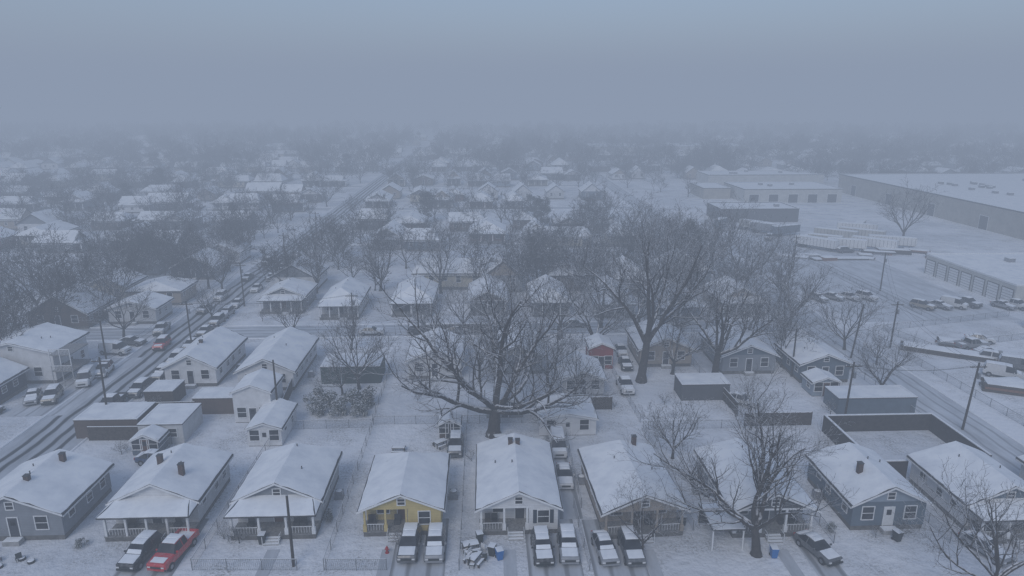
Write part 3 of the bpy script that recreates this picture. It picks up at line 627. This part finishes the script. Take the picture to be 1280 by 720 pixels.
def pole(x,y,h=10,lean=0,arm=True,rz=0,name='utility_pole'):
    mb=MB(); mb.cyl((0,0,-.2),(lean*h,0,h),.16,.11,8,'wood_pole','pole')
    if arm:
        mb.box(lean*h-1.1,lean*h+1.1,-.06,.06,h-.7,h-.58,'fence_wood','crossarm')
        for q in (-1,-.4,.4,1): mb.cyl((lean*h+q,0,h-.58),(lean*h+q,0,h-.4),.05,.04,6,'trim','insulators')
        mb.cyl((lean*h+.3,.0,h-2.3),(lean*h+.3,0,h-1.5),.2,.2,10,'hub','transformer')
    emit(mb,name,(x,y,0),rz)
PL=[(-20.4,54.6,7.5,0,False),(-57+2.6,84,9.5,.02,True),(-54.8,110,9.5,0,True),(-56.5,138,9.5,0,True),(-57.9,170,9.5,0,True),(-59.5,205,9.5,0,True),(-31.5,84.2,9,0,False),(-29,118.5,8.5,0,True),(7,98.5,9,0,True),(44.5,83.5,9,.03,True),
    (59.5,82,9.5,.06,True),(57.2,108,9.5,.1,False),(66.5,113,8.5,.02,True),(-66,104,8,0,False),(84,150,9,0,True),(44,100,8,0,False),(72,170,9,0,True)]
for x,y,h,l,a in PL: pole(x,y,h,l,a,PHI)
mb=MB()
def wire(p,q,sag=.8):
    V=[];F=[]; pts=[]
    for i in range(9):
        t=i/8; v=Vector(p).lerp(Vector(q),t); v.z-=sag*4*t*(1-t); pts.append(v)
    tube(V,F,pts,[.018]*9,3); mb.add([tuple(v) for v in V],F,'wire')
for a,b_ in zip(PL[1:5],PL[2:6]):
    for dx in (-1,.0,1): wire((a[0]+dx,a[1],a[2]-.4),(b_[0]+dx,b_[1],b_[2]-.4))
for a,b_ in ((PL[10],PL[12]),(PL[9],PL[10]),(PL[12],PL[14]),(PL[7],PL[2]),(PL[8],PL[7])):
    for dx in (-.4,.4): wire((a[0]+a[3]*a[2]+dx,a[1],a[2]-.4),(b_[0]+b_[3]*b_[2]+dx,b_[1],b_[2]-.4))
emit(mb,'power_lines',(0,0,0),0)
def bin_(x,y,mat='plastic_blue'):
    mb=MB(); mb.add([(-.25,-.28,.05),(.25,-.28,.05),(.25,.28,.05),(-.25,.28,.05),(-.32,-.38,1),(.32,-.38,1),(.32,.38,1),(-.32,.38,1)],[(0,1,5,4),(1,2,6,5),(2,3,7,6),(3,0,4,7),(3,2,1,0)],mat,'bin')
    mb.box(-.34,.34,-.4,.42,1.0,1.07,mat,'lid'); mb.snow((-.33,-.38,1.07),(.33,-.38,1.07),(.33,.4,1.07),(-.33,.4,1.07),.08,3,3,mat='snow')
    for s in (-1,1): mb.cyl((s*.2,.3,.12),(s*.3,.3,.12),.12,.12,10,'tire','wheels')
    emit(mb,'trash_bin',(x,y,.03),U(-.4,.4))
for a in ((24.9,55.9),(-1.9,56.2,'plastic_dark'),(-1.2,55.6),(-24.5,58.0,'plastic_dark'),(-53.6,101,'plastic_dark'),(17.4,61,'plastic_dark'),(38,58.4,'plastic_dark'),(-3.2,58.2,'plastic_dark'),(-52,66,'plastic_dark'),(-42.5,70,'plastic_dark'),(-51.6,88,'plastic_dark')): bin_(*a)
def table(x,y,rz=0):
    mb=MB(); mb.box(-.8,.8,-.4,.4,.68,.74,'fence_wood','top'); mb.snow((-.78,-.38,.74),(.78,-.38,.74),(.78,.38,.74),(-.78,.38,.74),.1,4,3,mat='snow')
    for a in (-.7,.7):
        for b_ in (-.32,.32): mb.box(a-.04,a+.04,b_-.04,b_+.04,0,.68,'fence_wood','legs')
    for s in (-.75,.75): mb.box(-.8,.8,s-.13,s+.13,.42,.46,'fence_wood','bench'); mb.box(-.78,.78,s-.11,s+.11,.463,.53,'snow','bench_snow'); [mb.box(q-.04,q+.04,s-.1,s+.1,0,.42,'fence_wood','bench') for q in (-.6,.6)]
    emit(mb,'picnic_table',(x,y,0),rz)
for a in ((-4,57.0,.3),(-50.5,55.8,.2),(-3.5,55.2,1.1),(-27,74,.5),(-14,76,0),(-9,77.5,.7),(-1.5,79,.2)): table(*a)
def chair(x,y,rz,mat='plastic_dark'):
    mb=MB(); mb.box(-.25,.25,-.25,.25,.4,.45,mat,'seat'); mb.box(-.25,.25,.22,.27,.45,.95,mat,'backrest'); mb.box(-.24,.24,-.24,.2,.453,.52,'snow','snow')
    for a in (-.22,.22):
        for b_ in (-.22,.22): mb.box(a-.02,a+.02,b_-.02,b_+.02,0,.4,mat,'leg')
    emit(mb,'patio_chair',(x,y,0),rz)
for i in range(12): chair(U(-4.6,-2.2) if i<7 else U(-53,-46),U(54.4,57.4) if i<7 else U(54.4,56.5),U(0,6),random.choice(['plastic_dark','plastic_dark','trim']))
for i in range(7):
    cx=-52+i*1.1+U(-.3,.3); cy=55.0+U(-.6,.6); mb=MB(); mb.cyl((0,0,0),(0,0,.24),.33,.33,14,'tire','tire'); mb.cyl((0,0,.243),(0,0,.3),.3,.22,14,'snow','snow'); emit(mb,'old_tire',(cx,cy,0),0)
def hydrant(x,y):
    mb=MB(); mb.cyl((0,0,0),(0,0,.6),.13,.12,12,'tail','barrel'); mb.cyl((0,0,.6),(0,0,.78),.15,.05,12,'tail','bonnet'); mb.cyl((-.22,0,.45),(.22,0,.45),.06,.06,10,'tail','nozzles'); mb.cyl((0,0,.02),(0,0,.08),.2,.2,12,'tail','flange'); emit(mb,'fire_hydrant',(x,y,0),0)
hydrant(-12,56.5)
for x,y in ((-41.3,64),(-28.9,66),(-18.9,66),(-6.4,66),(7.9,69),(20.5,67),(33.4,66),(-44,103),(-31.6,100)):
    mb=MB(); mb.box(-.42,.42,-.42,.42,.05,.85,'hub','casing'); mb.box(-.5,.5,-.5,.5,0,.047,'concrete','pad'); mb.cyl((0,0,.853),(0,0,.88),.33,.33,14,'trim_dark','fan'); mb.cyl((0,0,.883),(0,0,.97),.36,.22,12,'snow','snow'); emit(mb,'air_conditioner',(x,y,0),PHI)

# ------------------------------------------------------------------ fog layer
mb=MB()
m=bpy.data.materials.new('fog'); m.use_nodes=True; nt=m.node_tree; nt.nodes.clear()
out=nt.nodes.new('ShaderNodeOutputMaterial'); ab=nt.nodes.new('ShaderNodeVolumeAbsorption'); em=nt.nodes.new('ShaderNodeEmission'); ad=nt.nodes.new('ShaderNodeAddShader')
SIG=.0033; ab.inputs['Density'].default_value=SIG; ab.inputs['Color'].default_value=(0,0,0,1)
em.inputs['Color'].default_value=(.262,.318,.424,1); em.inputs['Strength'].default_value=SIG  # fog glows evenly, standing in for daylight scattered in the air
nt.links.new(ab.outputs[0],ad.inputs[0]); nt.links.new(em.outputs[0],ad.inputs[1]); nt.links.new(ad.outputs[0],out.inputs['Volume'])
MATS['fog']=m
mb.box(-4200,4200,-1600,4600,-5,108,'fog'); emit(mb,'fog',(0,0,0),0)

# ------------------------------------------------------------------ light, camera
w=bpy.data.worlds.new('World'); scene.world=w; w.use_nodes=True; nt=w.node_tree
bg=nt.nodes['Background']; sky=nt.nodes.new('ShaderNodeTexSky'); sky.sky_type='NISHITA'; sky.sun_disc=False
EL=math.radians(42); AZ=math.radians(200)
sky.sun_elevation=EL; sky.sun_rotation=AZ; sky.air_density=1.0; sky.dust_density=1.0; sky.ozone_density=2.5
nt.links.new(sky.outputs[0],bg.inputs[0]); bg.inputs[1].default_value=.13
sd=bpy.data.lights.new('sun','SUN'); sd.energy=1.2; sd.angle=math.radians(25); sd.color=(1,.98,.96)
so=obj('sun',sd,(0,0,80)); d=Vector((math.sin(AZ)*math.cos(EL),math.cos(AZ)*math.cos(EL),math.sin(EL))); so.rotation_euler=d.to_track_quat('Z','Y').to_euler()
cd=bpy.data.cameras.new('camera'); cd.lens=24; cd.sensor_width=36; cd.clip_end=9000; cd.clip_start=.5
co=obj('camera',cd,(0,0,42)); co.rotation_euler=(math.radians(74.6),0,0); scene.camera=co
scene.view_settings.view_transform='Standard'; scene.view_settings.look='None'; scene.view_settings.exposure=0
print('objects',len(bpy.data.objects))
